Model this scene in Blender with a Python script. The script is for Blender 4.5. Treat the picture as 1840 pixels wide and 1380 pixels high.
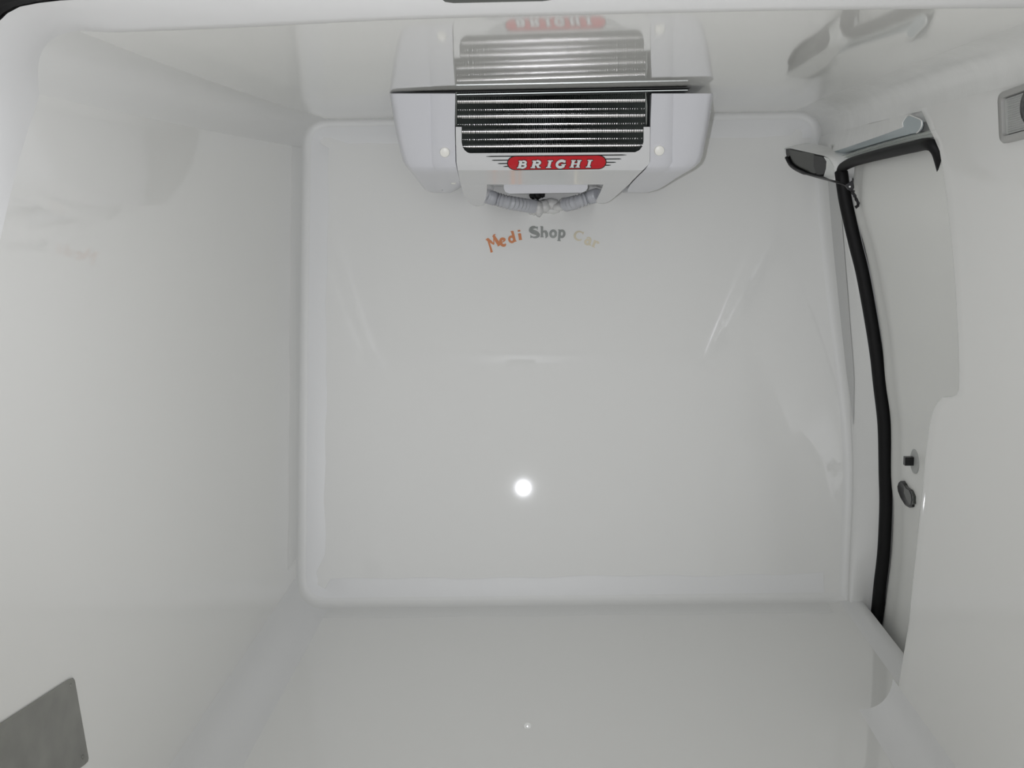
import bpy, bmesh, math, random
from mathutils import Vector, Matrix
random.seed(7)
for o in list(bpy.data.objects): bpy.data.objects.remove(o)
scene = bpy.context.scene
COL = scene.collection

# ------------------------------------------------------------------ camera
F = 2000.0                      # focal length in pixels of the 1840x1380 frame
VPX, VPY, ROLL = 987.0, 359.0, math.radians(0.6)
CZ = 0.94                       # camera height above the load floor
HC = CZ + 0.203                 # ceiling height
wy = Vector(((VPX-920)/F, -(VPY-690)/F, -1.0)).normalized()     # world +Y in camera axes
z0 = Vector((0, 1, 0)); z0 = (z0 - wy*z0.dot(wy)).normalized()
x0 = wy.cross(z0)
wz = z0*math.cos(ROLL) - x0*math.sin(ROLL)
wx = wy.cross(wz)
CM = Matrix((wx, wy, wz))       # camera axes -> world axes
cam = bpy.data.cameras.new('camera'); camo = bpy.data.objects.new('camera', cam); COL.objects.link(camo)
cam.sensor_fit = 'HORIZONTAL'; cam.sensor_width = 36.0; cam.lens = 36.0*F/1840.0
cam.clip_start = 0.02; cam.clip_end = 200
camo.matrix_world = Matrix.Translation((0, 0, CZ)) @ CM.to_4x4()
scene.camera = camo
C0 = Vector((0, 0, CZ))

# ------------------------------------------------------------------ world, flash, exposure
w = bpy.data.worlds.new('World'); scene.world = w; w.use_nodes = True
bg = w.node_tree.nodes['Background']
bg.inputs[0].default_value = (1.0, 0.995, 0.975, 1); bg.inputs[1].default_value = 0.60
fl = bpy.data.lights.new('camera_flash', 'SPOT'); fl.spot_size = math.radians(76); fl.spot_blend = 1.0; fl.energy = 51; fl.color = (0.93, 0.945, 1.0); fl.shadow_soft_size = 0.006
flo = bpy.data.objects.new('camera_flash', fl); COL.objects.link(flo); flo.location = (-0.03, 0.02, CZ+0.015)
fa = CM @ Vector(((900-920)/F, -(330-690)/F, -1.0)); flo.rotation_euler = fa.to_track_quat('-Z', 'Y').to_euler()
scene.cycles.max_bounces = 16; scene.cycles.diffuse_bounces = 10; scene.cycles.glossy_bounces = 6
bounce_sun = bpy.data.lights.new('bounce_sun', 'SUN'); bounce_sun.energy = 1.8; bounce_sun.angle = math.radians(3); bounce_sun.color = (1.0, 0.98, 0.94)
suno = bpy.data.objects.new('bounce_sun', bounce_sun); COL.objects.link(suno); suno.rotation_euler = Vector((0.12, -0.42, -0.9)).to_track_quat('-Z', 'Y').to_euler()  # added sun; the ground outside bounces its light up onto the ceiling
vs = scene.view_settings
vs.view_transform = 'Standard'; vs.look = 'None'; vs.exposure = 0.0; vs.gamma = 1.0; vs.use_curve_mapping = False

# ------------------------------------------------------------------ helpers
def ray(u, v):
    d = CM @ Vector(((u-920)/F, -(v-690)/F, -1.0))
    return d / d.y
def Pd(u, v, d): return C0 + ray(u, v)*d
def Px(u, v, x):
    r = ray(u, v); return C0 + r*(x/r.x)
def Pz(u, v, z):
    r = ray(u, v); return C0 + r*((z-CZ)/r.z)
def Pp(u, v, p, n):
    r = ray(u, v); return C0 + r*((p-C0).dot(n)/r.dot(n))
def interp(pts, t):
    if t <= pts[0][0]: return pts[0][1]
    for (a, b), (c, d) in zip(pts, pts[1:]):
        if t <= c: return b + (d-b)*(t-a)/(c-a)
    return pts[-1][1]
def smooth_interp(pts, t):          # Catmull-Rom on sorted samples
    n = len(pts)
    if t <= pts[0][0]: return pts[0][1]
    if t >= pts[-1][0]: return pts[-1][1]
    for i in range(n-1):
        if t <= pts[i+1][0]: break
    x1, y1 = pts[i]; x2, y2 = pts[i+1]
    m1 = (pts[i+1][1]-pts[i-1][1])/(pts[i+1][0]-pts[i-1][0]) if i > 0 else (y2-y1)/(x2-x1)
    m2 = (pts[i+2][1]-y1)/(pts[i+2][0]-x1) if i+2 < n else (y2-y1)/(x2-x1)
    h = x2-x1; s = (t-x1)/h
    return (2*s**3-3*s**2+1)*y1 + (s**3-2*s**2+s)*h*m1 + (-2*s**3+3*s**2)*y2 + (s**3-s**2)*h*m2
def bez(a, b, c, t): return a*((1-t)**2) + b*(2*t*(1-t)) + c*(t*t)
def spline(pts, n):                  # Catmull-Rom through 3-D points
    out = []
    P = [pts[0]*2-pts[1]] + list(pts) + [pts[-1]*2-pts[-2]]
    for i in range(1, len(P)-2):
        for k in range(n):
            t = k/n
            out.append(0.5*((2*P[i]) + (P[i+1]-P[i-1])*t + (2*P[i-1]-5*P[i]+4*P[i+1]-P[i+2])*t*t + (3*P[i]-P[i-1]-3*P[i+1]+P[i+2])*t**3))
    out.append(pts[-1].copy())
    return out
class MB:
    def __init__(s): s.v = []; s.f = []
    def grid(s, rows, closed=False, cap=False):
        b = len(s.v); n = len(rows[0])
        for r in rows: s.v += [tuple(p) for p in r]
        for i in range(len(rows)-1):
            for j in range(n if closed else n-1):
                k = (j+1) % n
                s.f.append((b+i*n+j, b+i*n+k, b+(i+1)*n+k, b+(i+1)*n+j))
        if cap:
            s.f.append(tuple(b+j for j in range(n))[::-1]); s.f.append(tuple(b+(len(rows)-1)*n+j for j in range(n)))
        return s
    def poly(s, pts):
        b = len(s.v); s.v += [tuple(p) for p in pts]; s.f.append(tuple(range(b, b+len(pts)))); return s
    def prism(s, pts, off):          # polygon extruded by vector off
        q = [Vector(p)+off for p in pts]; return s.grid([pts, q], True, True)
    def box(s, c, sx, sy, sz, M=None):
        M = M or Matrix.Identity(3)
        P = lambda a, b, d: Vector(c) + M @ Vector((a*sx/2, b*sy/2, d*sz/2))
        return s.grid([[P(-1,-1,d), P(1,-1,d), P(1,1,d), P(-1,1,d)] for d in (-1, 1)], True, True)
    def tube(s, path, rad, n=12, cap=True, flat=1.0):
        rows = []; up = None
        for i, p in enumerate(path):
            t = (path[min(i+1, len(path)-1)] - path[max(i-1, 0)]).normalized()
            if up is None:
                up = Vector((0, 0, 1)) if abs(t.z) < 0.9 else Vector((0, 1, 0))
            up = (up - t*up.dot(t)).normalized(); sd = t.cross(up)
            r = rad(i) if callable(rad) else rad
            rows.append([p + up*(math.cos(a)*r) + sd*(math.sin(a)*r*flat) for a in [2*math.pi*k/n for k in range(n)]])
        return s.grid(rows, True, cap)
    def lathe(s, c, axis, prof, n=24):   # prof: (radius, along)
        axis = axis.normalized(); a = axis.orthogonal().normalized(); b = axis.cross(a)
        rows = [[c + axis*h + a*(r*math.cos(2*math.pi*k/n)) + b*(r*math.sin(2*math.pi*k/n)) for k in range(n)] for r, h in prof]
        return s.grid(rows, True, True)
    def build(s, name, mat, parent=None, smooth=True, angle=35):
        me = bpy.data.meshes.new(name); me.from_pydata(s.v, [], s.f); me.validate()
        bm = bmesh.new(); bm.from_mesh(me)
        bmesh.ops.remove_doubles(bm, verts=bm.verts, dist=1e-6)
        bmesh.ops.recalc_face_normals(bm, faces=bm.faces)
        bm.to_mesh(me); bm.free()
        me.materials.append(mat)
        if smooth:
            me.polygons.foreach_set('use_smooth', [True]*len(me.polygons))
            me.set_sharp_from_angle(angle=math.radians(angle))
        o = bpy.data.objects.new(name, me); COL.objects.link(o)
        if parent: o.parent = parent; o.matrix_parent_inverse = parent.matrix_world.inverted()
        return o
def tag(o, label=None, cat=None, group=None, kind=None):
    for k, v in (('label', label), ('category', cat), ('group', group), ('kind', kind)):
        if v: o[k] = v
    return o
def empty(name, loc, label, cat, group=None):
    o = bpy.data.objects.new(name, None); COL.objects.link(o); o.location = loc
    bpy.context.view_layer.update()
    return tag(o, label, cat, group)
def struct(o, label, cat=None): return tag(o, label, cat, kind='structure')

# ------------------------------------------------------------------ materials
def mat(name, col, rough=0.4, metal=0.0, spec=0.5, bump=0.0, bscale=8.0, var=0.0, vscale=3.0, rvar=0.0, coat=0.0, ior=1.5, bump2=0.0):
    m = bpy.data.materials.new(name); m.use_nodes = True; nt = m.node_tree; b = nt.nodes['Principled BSDF']
    b.inputs['Base Color'].default_value = (*col, 1); b.inputs['Roughness'].default_value = rough
    b.inputs['Metallic'].default_value = metal; b.inputs['IOR'].default_value = ior
    b.inputs['Specular IOR Level'].default_value = spec; b.inputs['Coat Weight'].default_value = coat
    b.inputs['Coat Roughness'].default_value = 0.03
    tc = nt.nodes.new('ShaderNodeTexCoord')
    if var or rvar:
        nz = nt.nodes.new('ShaderNodeTexNoise'); nz.inputs['Scale'].default_value = vscale; nz.inputs['Detail'].default_value = 5
        nt.links.new(tc.outputs['Object'], nz.inputs['Vector'])
        if var:
            mx = nt.nodes.new('ShaderNodeMix'); mx.data_type = 'RGBA'
            mx.inputs[6].default_value = (*[c*(1-var) for c in col], 1); mx.inputs[7].default_value = (*[min(1, c*(1+var)) for c in col], 1)
            nt.links.new(nz.outputs['Fac'], mx.inputs[0]); nt.links.new(mx.outputs[2], b.inputs['Base Color'])
        if rvar:
            mr = nt.nodes.new('ShaderNodeMapRange'); mr.inputs[3].default_value = max(0.01, rough-rvar); mr.inputs[4].default_value = rough+rvar
            nt.links.new(nz.outputs['Fac'], mr.inputs[0]); nt.links.new(mr.outputs[0], b.inputs['Roughness'])
    if bump:
        nb = nt.nodes.new('ShaderNodeTexNoise'); nb.inputs['Scale'].default_value = bscale; nb.inputs['Detail'].default_value = 1.0
        nt.links.new(tc.outputs['Object'], nb.inputs['Vector'])
        bp = nt.nodes.new('ShaderNodeBump'); bp.inputs['Strength'].default_value = 1.0; bp.inputs['Distance'].default_value = bump
        nt.links.new(nb.outputs['Fac'], bp.inputs['Height'])
        last = bp
        if bump2:
            n2 = nt.nodes.new('ShaderNodeTexNoise'); n2.inputs['Scale'].default_value = 90; n2.inputs['Detail'].default_value = 2
            nt.links.new(tc.outputs['Object'], n2.inputs['Vector'])
            b2 = nt.nodes.new('ShaderNodeBump'); b2.inputs['Strength'].default_value = 1.0; b2.inputs['Distance'].default_value = bump2
            nt.links.new(n2.outputs['Fac'], b2.inputs['Height']); nt.links.new(bp.outputs[0], b2.inputs['Normal']); last = b2
        nt.links.new(last.outputs[0], b.inputs['Normal'])
    return m
GEL = (0.83, 0.832, 0.818)
M_gel = mat('white_gelcoat', GEL, 0.03, bump=0.0003, bscale=3.0, var=0.008, vscale=2.0)
M_ceil = mat('gelcoat_roof_lit', (0.87, 0.872, 0.85), 0.045, bump=0.0002, bscale=4.0)  # same gelcoat as the walls, lightened to make the ceiling look better lit
M_tape = mat('laminate_band', (0.815, 0.82, 0.823), 0.42, bump=0.0006, bscale=9.0, bump2=0.0001)
M_cove = mat('laminate_cove', (0.79, 0.794, 0.785), 0.45, bump=0.0006, bscale=9.0, bump2=0.00012)
M_rough = mat('uneven_laminate', (0.81, 0.815, 0.80), 0.22, bump=0.0014, bscale=16.0, bump2=0.0003)
M_rim = mat('rim_paint', (0.82, 0.825, 0.835), 0.55, bump=0.0008, bscale=14)
M_door = mat('white_car_paint', (0.80, 0.805, 0.78), 0.38)
M_abs = mat('white_abs_plastic', (0.715, 0.72, 0.76), 0.28, bump=0.0002, bscale=120)
M_panel = mat('white_painted_sheet', (0.74, 0.745, 0.755), 0.10)
M_cap = mat('cream_plastic', (0.86, 0.85, 0.80), 0.35)
M_hose = mat('grey_hose', (0.50, 0.51, 0.54), 0.4)
M_sil = mat('clear_silicone', (0.72, 0.72, 0.71), 0.12, bump=0.004, bscale=60)
M_fin = mat('aluminium_fin', (0.46, 0.50, 0.48), 0.4, metal=0.25)
M_tube = mat('bright_tube', (0.93, 0.90, 0.90), 0.18, metal=1.0)
M_alu = mat('aluminium_sheet', (0.40, 0.42, 0.41), 0.35, metal=1.0)
M_black = mat('black_rubber', (0.007, 0.007, 0.0075), 0.55, spec=0.22)
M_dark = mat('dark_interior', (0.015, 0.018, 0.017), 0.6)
M_olive = mat('dark_plastic', (0.05, 0.053, 0.047), 0.18, var=0.3, vscale=25)
M_bplast = mat('black_plastic', (0.012, 0.012, 0.013), 0.25, spec=0.4)
M_jambshade = mat('jamb_shade_grey', (0.56, 0.565, 0.56), 0.35)
M_red = mat('badge_red', (0.58, 0.012, 0.022), 0.25)
M_ink = mat('badge_black', (0.012, 0.016, 0.014), 0.3)
M_badgew = mat('badge_white', (0.78, 0.79, 0.80), 0.25)
M_cop = mat('film_reflect_copper', (0.66, 0.26, 0.12), 0.35, metal=0.35)  # one mirror film; each word's reflected tint is put into its colour
M_silv = mat('film_reflect_grey', (0.34, 0.355, 0.34), 0.3, metal=0.4, var=0.25, vscale=30)
M_gold = mat('film_reflect_gold', (0.76, 0.70, 0.55), 0.3, metal=0.4, var=0.12, vscale=40)
M_rail = mat('rail_shade_grey', (0.44, 0.50, 0.52), 0.3)
M_track = mat('white_track', (0.78, 0.80, 0.78), 0.2)
M_lampf = mat('grey_lamp_frame', (0.40, 0.40, 0.39), 0.35)
M_lens = mat('ribbed_lens', (0.45, 0.46, 0.45), 0.15, var=0.06, vscale=20)
M_pin = mat('galvanised', (0.42, 0.43, 0.42), 0.4)
M_ground = mat('unseen_pale_ground', (0.70, 0.695, 0.68), 0.8, var=0.2, vscale=5)  # unseen ground, kept pale to bounce more light onto the ceiling
M_body = mat('body_shell', (0.6, 0.6, 0.6), 0.4)
# steel: brushed with a smeared, cloudy finish
M_steel = mat('brushed_steel', (0.34, 0.34, 0.32), 0.42, metal=0.8, var=0.42, vscale=14.0, rvar=0.1)

# ------------------------------------------------------------------ the shell of the load space
RC = 0.018
bn = ray(952, 884); BN = Vector((bn.x, bn.y, bn.z)).normalized()      # the bulkhead leans back: its normal
BP = Pz(990, 1084, 0.0)
def yback(x, z): return BP.y - ((x-BP.x)*BN.x + (z-BP.z)*BN.z)/BN.y
def Pb(u, v, e=0.0): return Pp(u, v, BP - BN*e, BN)
def xL(d, z):
    t = max(0, z/HC); return -0.604 - 0.020*t*t*max(0, 1-((d-1.95)/0.8)**2)
XT = 0.648
def xRt(d): return XT + 0.018*min(1, max(0, (d-2.3)/0.5))
# right edge of the bulkhead, read along its height
Apx = [(1470,205),(1476,300),(1486,420),(1502,560),(1519,700),(1527,800),(1528,880),(1524,980),(1520,1072)]
Acur = sorted([(Pb(u, v).z, Pb(u, v).x) for u, v in Apx])
def xA(z): return smooth_interp(Acur, z)
XF = xA(0.0)
ZS = HC-0.062            # height where the wall turns into the ceiling cove
# section of the tub as a function of depth
def floor_l(d): return Vector((xL(d, 0)+0.075, d, 0))
def cove_fl(d, t): return bez(floor_l(d), Vector((xL(d, 0), d, 0)), Vector((xL(d, .075), d, .075)), t)
def wall_l(d, t):
    z = .075 + (HC-.068-.075)*t; return Vector((xL(d, z), d, z))
def cove_cl(d, t): return bez(Vector((xL(d, HC-.068), d, HC-.068)), Vector((xL(d, HC), d, HC)), Vector((xL(d, HC)+.065, d, HC)), t)
def ceil_pt(d, t):
    a = xL(d, HC)+.065; b = xRt(d)-.07; return Vector((a+(b-a)*t, d, HC))
def cove_cr(d, t): return bez(Vector((xRt(d)-.07, d, HC)), Vector((xRt(d), d, HC)), Vector((xRt(d)-0.004, d, ZS)), t)
def floor_pt(d, t):
    a = xL(d, 0)+.075; return Vector((a+(XF-a)*t, d, 0))
def atback(fn, t):
    d = 2.6
    for _ in range(8):
        p = fn(d, t); d = yback(p.x, p.z)
    return fn(d, t)
# perimeter on the bulkhead plane
segs = [('floor', [(floor_pt, t/24) for t in range(24, -1, -1)]), ('cove_fl', [(cove_fl, t/8) for t in range(1, 9)]),
        ('wall_l', [(wall_l, t/24) for t in range(1, 25)]), ('cove_cl', [(cove_cl, t/8) for t in range(1, 9)]),
        ('ceil', [(ceil_pt, t/24) for t in range(1, 25)]), ('cove_cr', [(cove_cr, t/8) for t in range(1, 9)])]
per = []; kinds = []
for k, L in segs:
    for fn, t in L: per.append(atback(fn, t)); kinds.append(k)
nj = 40
zt = per[-1].z
for i in range(1, nj+1):
    z = max(zt*(1-i/nj), 0.006)
    x = xA(z); per.append(Vector((x, yback(x, z), z))); kinds.append('jamb')
ex = Vector((1, 0, 0)); ex = (ex - BN*ex.dot(BN)).normalized(); ez = ex.cross(BN); ez = -ez if ez.z < 0 else ez
# seal curve of the sliding door opening (left edge), depth D_S
D_S = 2.52
Spx = [(1503,318),(1509,360),(1522,430),(1540,500),(1563,627),(1574,703),(1580,775),(1583,844),(1581,917),(1577,990),(1571,1045),(1566,1106)]
Scur = sorted([(Pd(u, v, D_S).z, Pd(u, v, D_S).x) for u, v in Spx])
def xS(z): return smooth_interp(Scur, z)
def gj(z): return smooth_interp([(0, .012), (.25, .012), (.36, .016), (.44, .038), (.62, .082), (.80, .122), (.92, .142), (1.02, .145)], z)
inner, lend = [], []
N = len(per)
for i, p in enumerate(per):
    a, b = per[(i-1) % N], per[(i+1) % N]
    t = (b-a).normalized(); n = BN.cross(t)
    if n.dot(Vector((0.03, 0, 0.55))-Vector((p.x, 0, p.z))) < 0: n = -n
    r = RC
    if i == 0: n = (ez-ex); r = RC
    inner.append(p + n*r)
    if kinds[i] == 'jamb' and p.z < CZ+0.07:
        lend.append(p + Vector((0.002, -0.006-gj(p.z)*0.3, 0)))
    else: lend.append(p - Vector((0, RC*1.3, 0)))
s0 = Vector((xS(0.0), D_S, 0.0)); lend[0] = per[0] + Vector((0.002, -0.010, 0))
# flatten the inner curve exactly onto the plane
inner = [q - BN*((q-BP).dot(BN)) for q in inner]
struct(MB().poly(inner).build('wall_back', M_gel, smooth=False), 'glossy white moulded front bulkhead with raised border bands')
rows = [[bez(lend[i % N], per[i % N], inner[i % N], t/7) for t in range(8)] for i in range(N+1)]
struct(MB().grid(rows).build('trim_1', M_cove, angle=80), 'rounded white cove around the bulkhead')
wall_back = bpy.data.objects['wall_back']
# laminate bands laid along the bulkhead border, a hair proud of it
def offset_curve(dst, eps):
    return [q + ((Vector((0.03, 0, 0.57)) - Vector((q.x, 0, q.z))).normalized()*0) for q in inner]
def band(idx, w0, w1):
    rs = []
    for i in idx:
        q = inner[i % N]; a, b = inner[(i-1) % N], inner[(i+1) % N]
        t = (b-a).normalized(); n = BN.cross(t)
        if n.dot(Vector((0.03, 0, 0.55))-Vector((q.x, 0, q.z))) < 0: n = -n
        wdt = (0.024 if kinds[i % N].startswith('cove') else w0) + 0.0022*math.sin(i*1.7) + 0.0015*math.sin(i*0.61+1)
        rs.append([q - BN*0.0004, q + n*(wdt-0.003) - BN*0.0011, q + n*wdt - BN*0.0002])
    return rs
iF = [i for i in range(N) if kinds[i] == 'floor']; iW = [i for i in range(N) if kinds[i] == 'wall_l']
iC = [i for i in range(N) if kinds[i] == 'ceil']; iJ = [i for i in range(N) if kinds[i] == 'jamb']
MB().grid(band([i for i in range(1, N) if kinds[i] != 'jamb'], 0.044, 0)).build('border_band', M_tape, wall_back)

MB().poly([Vector((x, yback(x, z)+.004, z)) for x, z in ((.60, -.02), (.78, -.02), (.78, .08), (.60, .08))]).build('corner_patch', M_cove, wall_back, smooth=False)
def d_in(kind, t):      # depth where the tub meets the rear opening's rim
    if kind == 'wall_l': return smooth_interp([(0, 1.10), (.6, 1.13), (.76, 1.17), (.84, 1.225), (.92, 1.285), (1, 1.36)], t)
    if kind == 'cove_fl': return 1.12
    if kind == 'cove_cl': return 1.36 - 0.03*t
    if kind == 'ceil': return smooth_interp([(0, 1.33), (.15, 1.315), (.35, 1.28), (.65, 1.275), (.85, 1.285), (1, 1.30)], t)
    if kind == 'cove_cr': return 1.30
    return 1.05
def loft(kind, nd=36):
    L = dict(segs)[kind]; idx = [i for i in range(N) if kinds[i] == kind]
    first = idx[0]
    if kind != 'floor':
        idx = [first-1] + idx; pk = kinds[first-1]; L = [(L[0][0], 0.0)] + L
    rows = []
    for (fn, t), i in zip(L, idx):
        e = lend[i].y; a = d_in(kind, t); r = []
        for k in range(nd+1):
            s = k/nd; d = a + (e-a)*s
            p = fn(d, t); q = fn(e, t)
            r.append(p + (lend[i]-q)*s**8)
        rows.append(r)
    return rows
floor = struct(MB().grid(loft('floor')).build('floor', M_gel), 'glossy white moulded load floor')
ceiling = struct(MB().grid(loft('ceil')).build('ceiling', M_ceil), 'glossy white moulded ceiling mirroring the cooling unit')
wall_left = struct(MB().grid(loft('wall_l')).build('wall_left', M_gel), 'plain glossy white left side wall')
struct(MB().grid(loft('cove_fl')).build('trim_2', M_tape, angle=80), 'white cove between floor and left wall')
struct(MB().grid(loft('cove_cl')).build('trim_3', M_cove, angle=80), 'white cove between ceiling and left wall')
struct(MB().grid(loft('cove_cr')).build('trim_4', M_rough, angle=80), 'uneven white cove above the sliding door')

# slightly darker strips on the left wall and the floor next to the bulkhead
rs = [[Vector((xL(lend[i].y-q, lend[i].z)+e, lend[i].y-q, lend[i].z)) for q, e in ((-.004, .0012), (.03, .0012), (.085+.003*math.sin(i), .001), (.089+.003*math.sin(i), .0001))] for i in iW]
MB().grid(rs).build('corner_strip', M_cove, wall_left)
rs = [[Vector((lend[i].x, lend[i].y-q, e)) for q, e in ((-.004, .0012), (.02, .0012), (.052+.003*math.sin(i), .001), (.056+.003*math.sin(i), .0001))] for i in iF[1:]]
MB().grid(rs).build('corner_strip', M_cove, floor)
# tiny tilted facet added on the floor to throw back a flash glint
c = Pz(948, 1308, 0.0) + Vector((0, 0, 0.003))
nrm = ((flo.location - c).normalized() + (C0 - c).normalized()).normalized()
sa = nrm.cross(Vector((1, 0, 0))).normalized(); sb = nrm.cross(sa)
rows = [[c - nrm*0.012 + sa*(0.0065*math.cos(a)) + sb*(0.0065*math.sin(a)) - Vector((0, 0, 0.006)) for a in [2*math.pi*j/24 for j in range(24)]]]
for k in range(6, -1, -1):
    r = 0.0065*k/6; rows.append([c + nrm*(0.00016*(1-(k/6)**2)) + sa*(r*math.cos(a)) + sb*(r*math.sin(a)) for a in [2*math.pi*j/24 for j in range(24)]])
MB().grid(rows, True).build('glint_facet', M_gel, floor)

# rim of the rear opening: strip between the tub and the outer lip
rimrows = []; outer = []
def rim_for(kind):
    L = dict(segs)[kind]
    for fn, t in L:
        d = d_in(kind, t); p = fn(d, t)
        if kind in ('wall_l', 'cove_fl'):
            o = Vector((p.x-0.030, min(d-0.04, 1.17), p.z))
            if kind == 'wall_l' and t > .7:
                q = (t-.7)/.3; q = q*q*(3-2*q); o = o + (Pd(-45, 150, 1.185)-o)*q
        elif kind == 'cove_cl':
            o = Pd(smooth_interp([(0, -45), (.25, -27), (.5, -3), (.75, 36), (1, 108)], t), smooth_interp([(0, 150), (.25, 86), (.5, 40), (.75, 12), (1, 1)], t), 1.185-.02*t)
        elif kind == 'cove_cr': o = Vector((p.x+0.03*t, 1.17, p.z+0.02*(1-t)))
        else:
            o0 = Pd(108, 1, 1.165); xe = xRt(1.2)-.05
            o = Vector((o0.x + (xe-o0.x)*t, 1.165-.02*min(1, t*5), o0.z + (HC+.006-o0.z)*min(1, t*5)))
        m = (p+o)/2 + (Vector((0.0, 0.0, -0.006)) if kind == 'ceil' else Vector((0.004, 0, -0.002)))
        step = p + Vector((0, -0.012, -0.005 if kind == 'ceil' else 0))
        rimrows.append([bez(p, m, o, k/6) if kind != 'ceil' else (p if k == 0 else bez(step, m, o, (k-1)/5)) for k in range(7)]); outer.append(o)
for k in ('cove_fl', 'wall_l', 'cove_cl', 'ceil', 'cove_cr'): rim_for(k)
struct(MB().grid(rimrows).build('trim_5', M_rim, angle=50), 'white painted rim of the rear opening')
seal_path = []
for i, o in enumerate(outer):
    q = min(1, max(0, (i-31)/9)); an = q*math.pi/2
    seal_path.append(o + Vector((-0.019*math.cos(an), -0.006, 0.019*math.sin(an))))
tag(MB().tube(seal_path, 0.018, 10).build('rear_door_seal', M_black), 'black rubber seal around the rear opening at the top left corner', 'seal')
# dark latch slot in the header
pl = [Pd(793, -26, 1.165), Pd(1000, -30, 1.165), Pd(990, 0, 1.165), Pd(975, 2, 1.165), Pd(815, 5.5, 1.165), Pd(800, 3.5, 1.165), Pd(794, -1, 1.165)]
tag(MB().prism(pl, Vector((0, 0.012, 0.004))).build('latch_striker', M_olive), 'dark grey latch striker in the rear header at the top edge', 'latch')

# ------------------------------------------------------------------ right side
# near wall panel, up to the edge of the sliding door opening
Epx = [(1650,196),(1658,215),(1667,235),(1676,253),(1684,272),(1690,310),(1697,360),(1705,435),(1712,520),(1717,609),(1718.5,660),(1718,698),(1714,707),(1705,711),(1690,712),
       (1681,720),(1675,730),(1670,745),(1666,761),(1659,819),(1654,880),(1648,935),(1643,985),(1637,1036),(1629,1121),(1620,1172),(1613,1215),(1606,1262),(1600,1290)]
def xW(z):
    return smooth_interp([(0.0, .618), (.12, .628), (.4, .642), (.8, .648), (1.0, .646), (1.2, .640)], z)
def on_wall(u, v):
    x = .64
    for _ in range(12): p = Px(u, v, x); x = xW(p.z)
    return Px(u, v, x)
E3 = [on_wall(u, v) for u, v in Epx]
for a, b in zip(E3, E3[1:]):
    if b.z > a.z-0.002: b.z = a.z-0.002
rows = []
top = E3[0]
extra = [Vector((xW(ZS), E3[0].y+0.01, ZS))] if ZS > E3[0].z+0.004 else []
for p in extra + E3:
    r = []
    z = max(p.z, 0.0)
    for k in range(26):
        d = 1.10 + (p.y-0.014-1.10)*k/25
        x = xW(z)
        r.append(Vector((x, d, z)))
    xb = r[-1].x
    for a in range(1, 6):
        an = a/5*math.pi/2
        r.append(Vector((xb + 0.014*(1-math.cos(an)), p.y-0.014+0.014*math.sin(an), z)))
    r.append(Vector((xb+0.05, p.y, z)))
    rows.append(r)
# continue the cove right down to the floor
for q in (0.035, 0.018, 0.006, 0.0):
    if rows[-1][0].z > q+0.004:
        last = rows[-1]; dx = xW(q) - last[0].x
        rows.append([Vector((p.x+dx, p.y, q)) for p in last])
wall_right = struct(MB().grid(rows).build('wall_right', M_gel, angle=60), 'glossy white right side wall ending at the door opening')
cvr = []
for k in range(30):
    d = 1.10 + (1.955-1.10)*k/29
    cvr.append([bez(Vector((xW(0)-.055, d, 0)), Vector((xW(0), d, 0)), Vector((xW(.06), d, .06)), t/8) for t in range(9)])
cvr.append([Vector((xW(0), p.y+.002, 0)) for p in cvr[-1]])
struct(MB().grid(cvr).build('trim_10', M_tape, angle=60), 'white cove between floor and right wall')
# header band between ceiling cove and the door track
H1 = [(1478,279),(1486,276),(1515,267),(1550,255),(1590,241),(1622,229)]
h1 = [Px(u, v, XT-0.008) for u, v in H1]
topl = [Vector((xRt(p.y)-0.004, p.y, ZS)) for p in h1]
h1.insert(0, Vector((h1[0].x+.016, 2.84, h1[0].z-.012))); topl.insert(0, Vector((xRt(2.84)-.004, 2.84, ZS)))
h1e = Px(1650, 216, XT-0.008)
h1 += [Vector((h1e.x+.012, h1e.y, h1[-1].z+0.004)), Vector((h1e.x+.022, h1e.y-0.12, h1[-1].z+0.004))]
topl += [Vector((xRt(h1e.y)+0.002, h1e.y, ZS+.003)), Vector((xRt(h1e.y)+0.006, h1e.y-0.12, ZS+.003))]
rows = [[a + (b-a)*(k/6) for k in range(7)] for a, b in zip(topl, h1)]
struct(MB().grid(rows).build('trim_6', M_rough, angle=60), 'uneven white laminate band over the door track')
# jamb between bulkhead and door seal
rows = []
for i in iJ:
    p = lend[i]; z = per[i].z
    if z > CZ+0.075:
        e = Vector((XT-0.006, 2.60, z)); rows.append([per[i] + Vector((0.012, 0.004, 0))] + [p + (e-p)*(k/10) for k in range(11)]); continue
    s = Vector((xS(z)+0.004, D_S-0.006, z))
    g = gj(z); K = Vector((per[i].x+0.005, per[i].y-g-0.012, z)); e = s + Vector((-0.006, 0.006, 0))
    ka = K + (p-K)*0.35; kb = K + (e-K)*0.35
    r = [per[i] + Vector((0.012, 0.004, 0)), p, p+(ka-p)*.5] + [bez(ka, K, kb, k/4) for k in range(5)] + [kb+(e-kb)*.5, e, s, s + Vector((0.03, 0.01, 0))]
    rows.append(r)
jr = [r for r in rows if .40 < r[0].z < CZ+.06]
JS = [[q + Vector((-.0012, -.0008, 0)) for q in (r[1], r[2], r[3], r[4], r[5])] for r in jr]  # grey strip standing in for the dark band of shade along the jamb
for k, r in enumerate(JS):           # the shade band thins out towards its lower end
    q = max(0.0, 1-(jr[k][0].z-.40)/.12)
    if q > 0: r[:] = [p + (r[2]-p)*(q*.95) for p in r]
rows.append([Vector((p.x, p.y, 0.0)) for p in rows[-1]]); rows.append([Vector((p.x, p.y, -0.07)) for p in rows[-1]])
struct(MB().grid(rows).build('trim_7', M_cove, angle=70), 'white door pillar between bulkhead and black seal')
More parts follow.
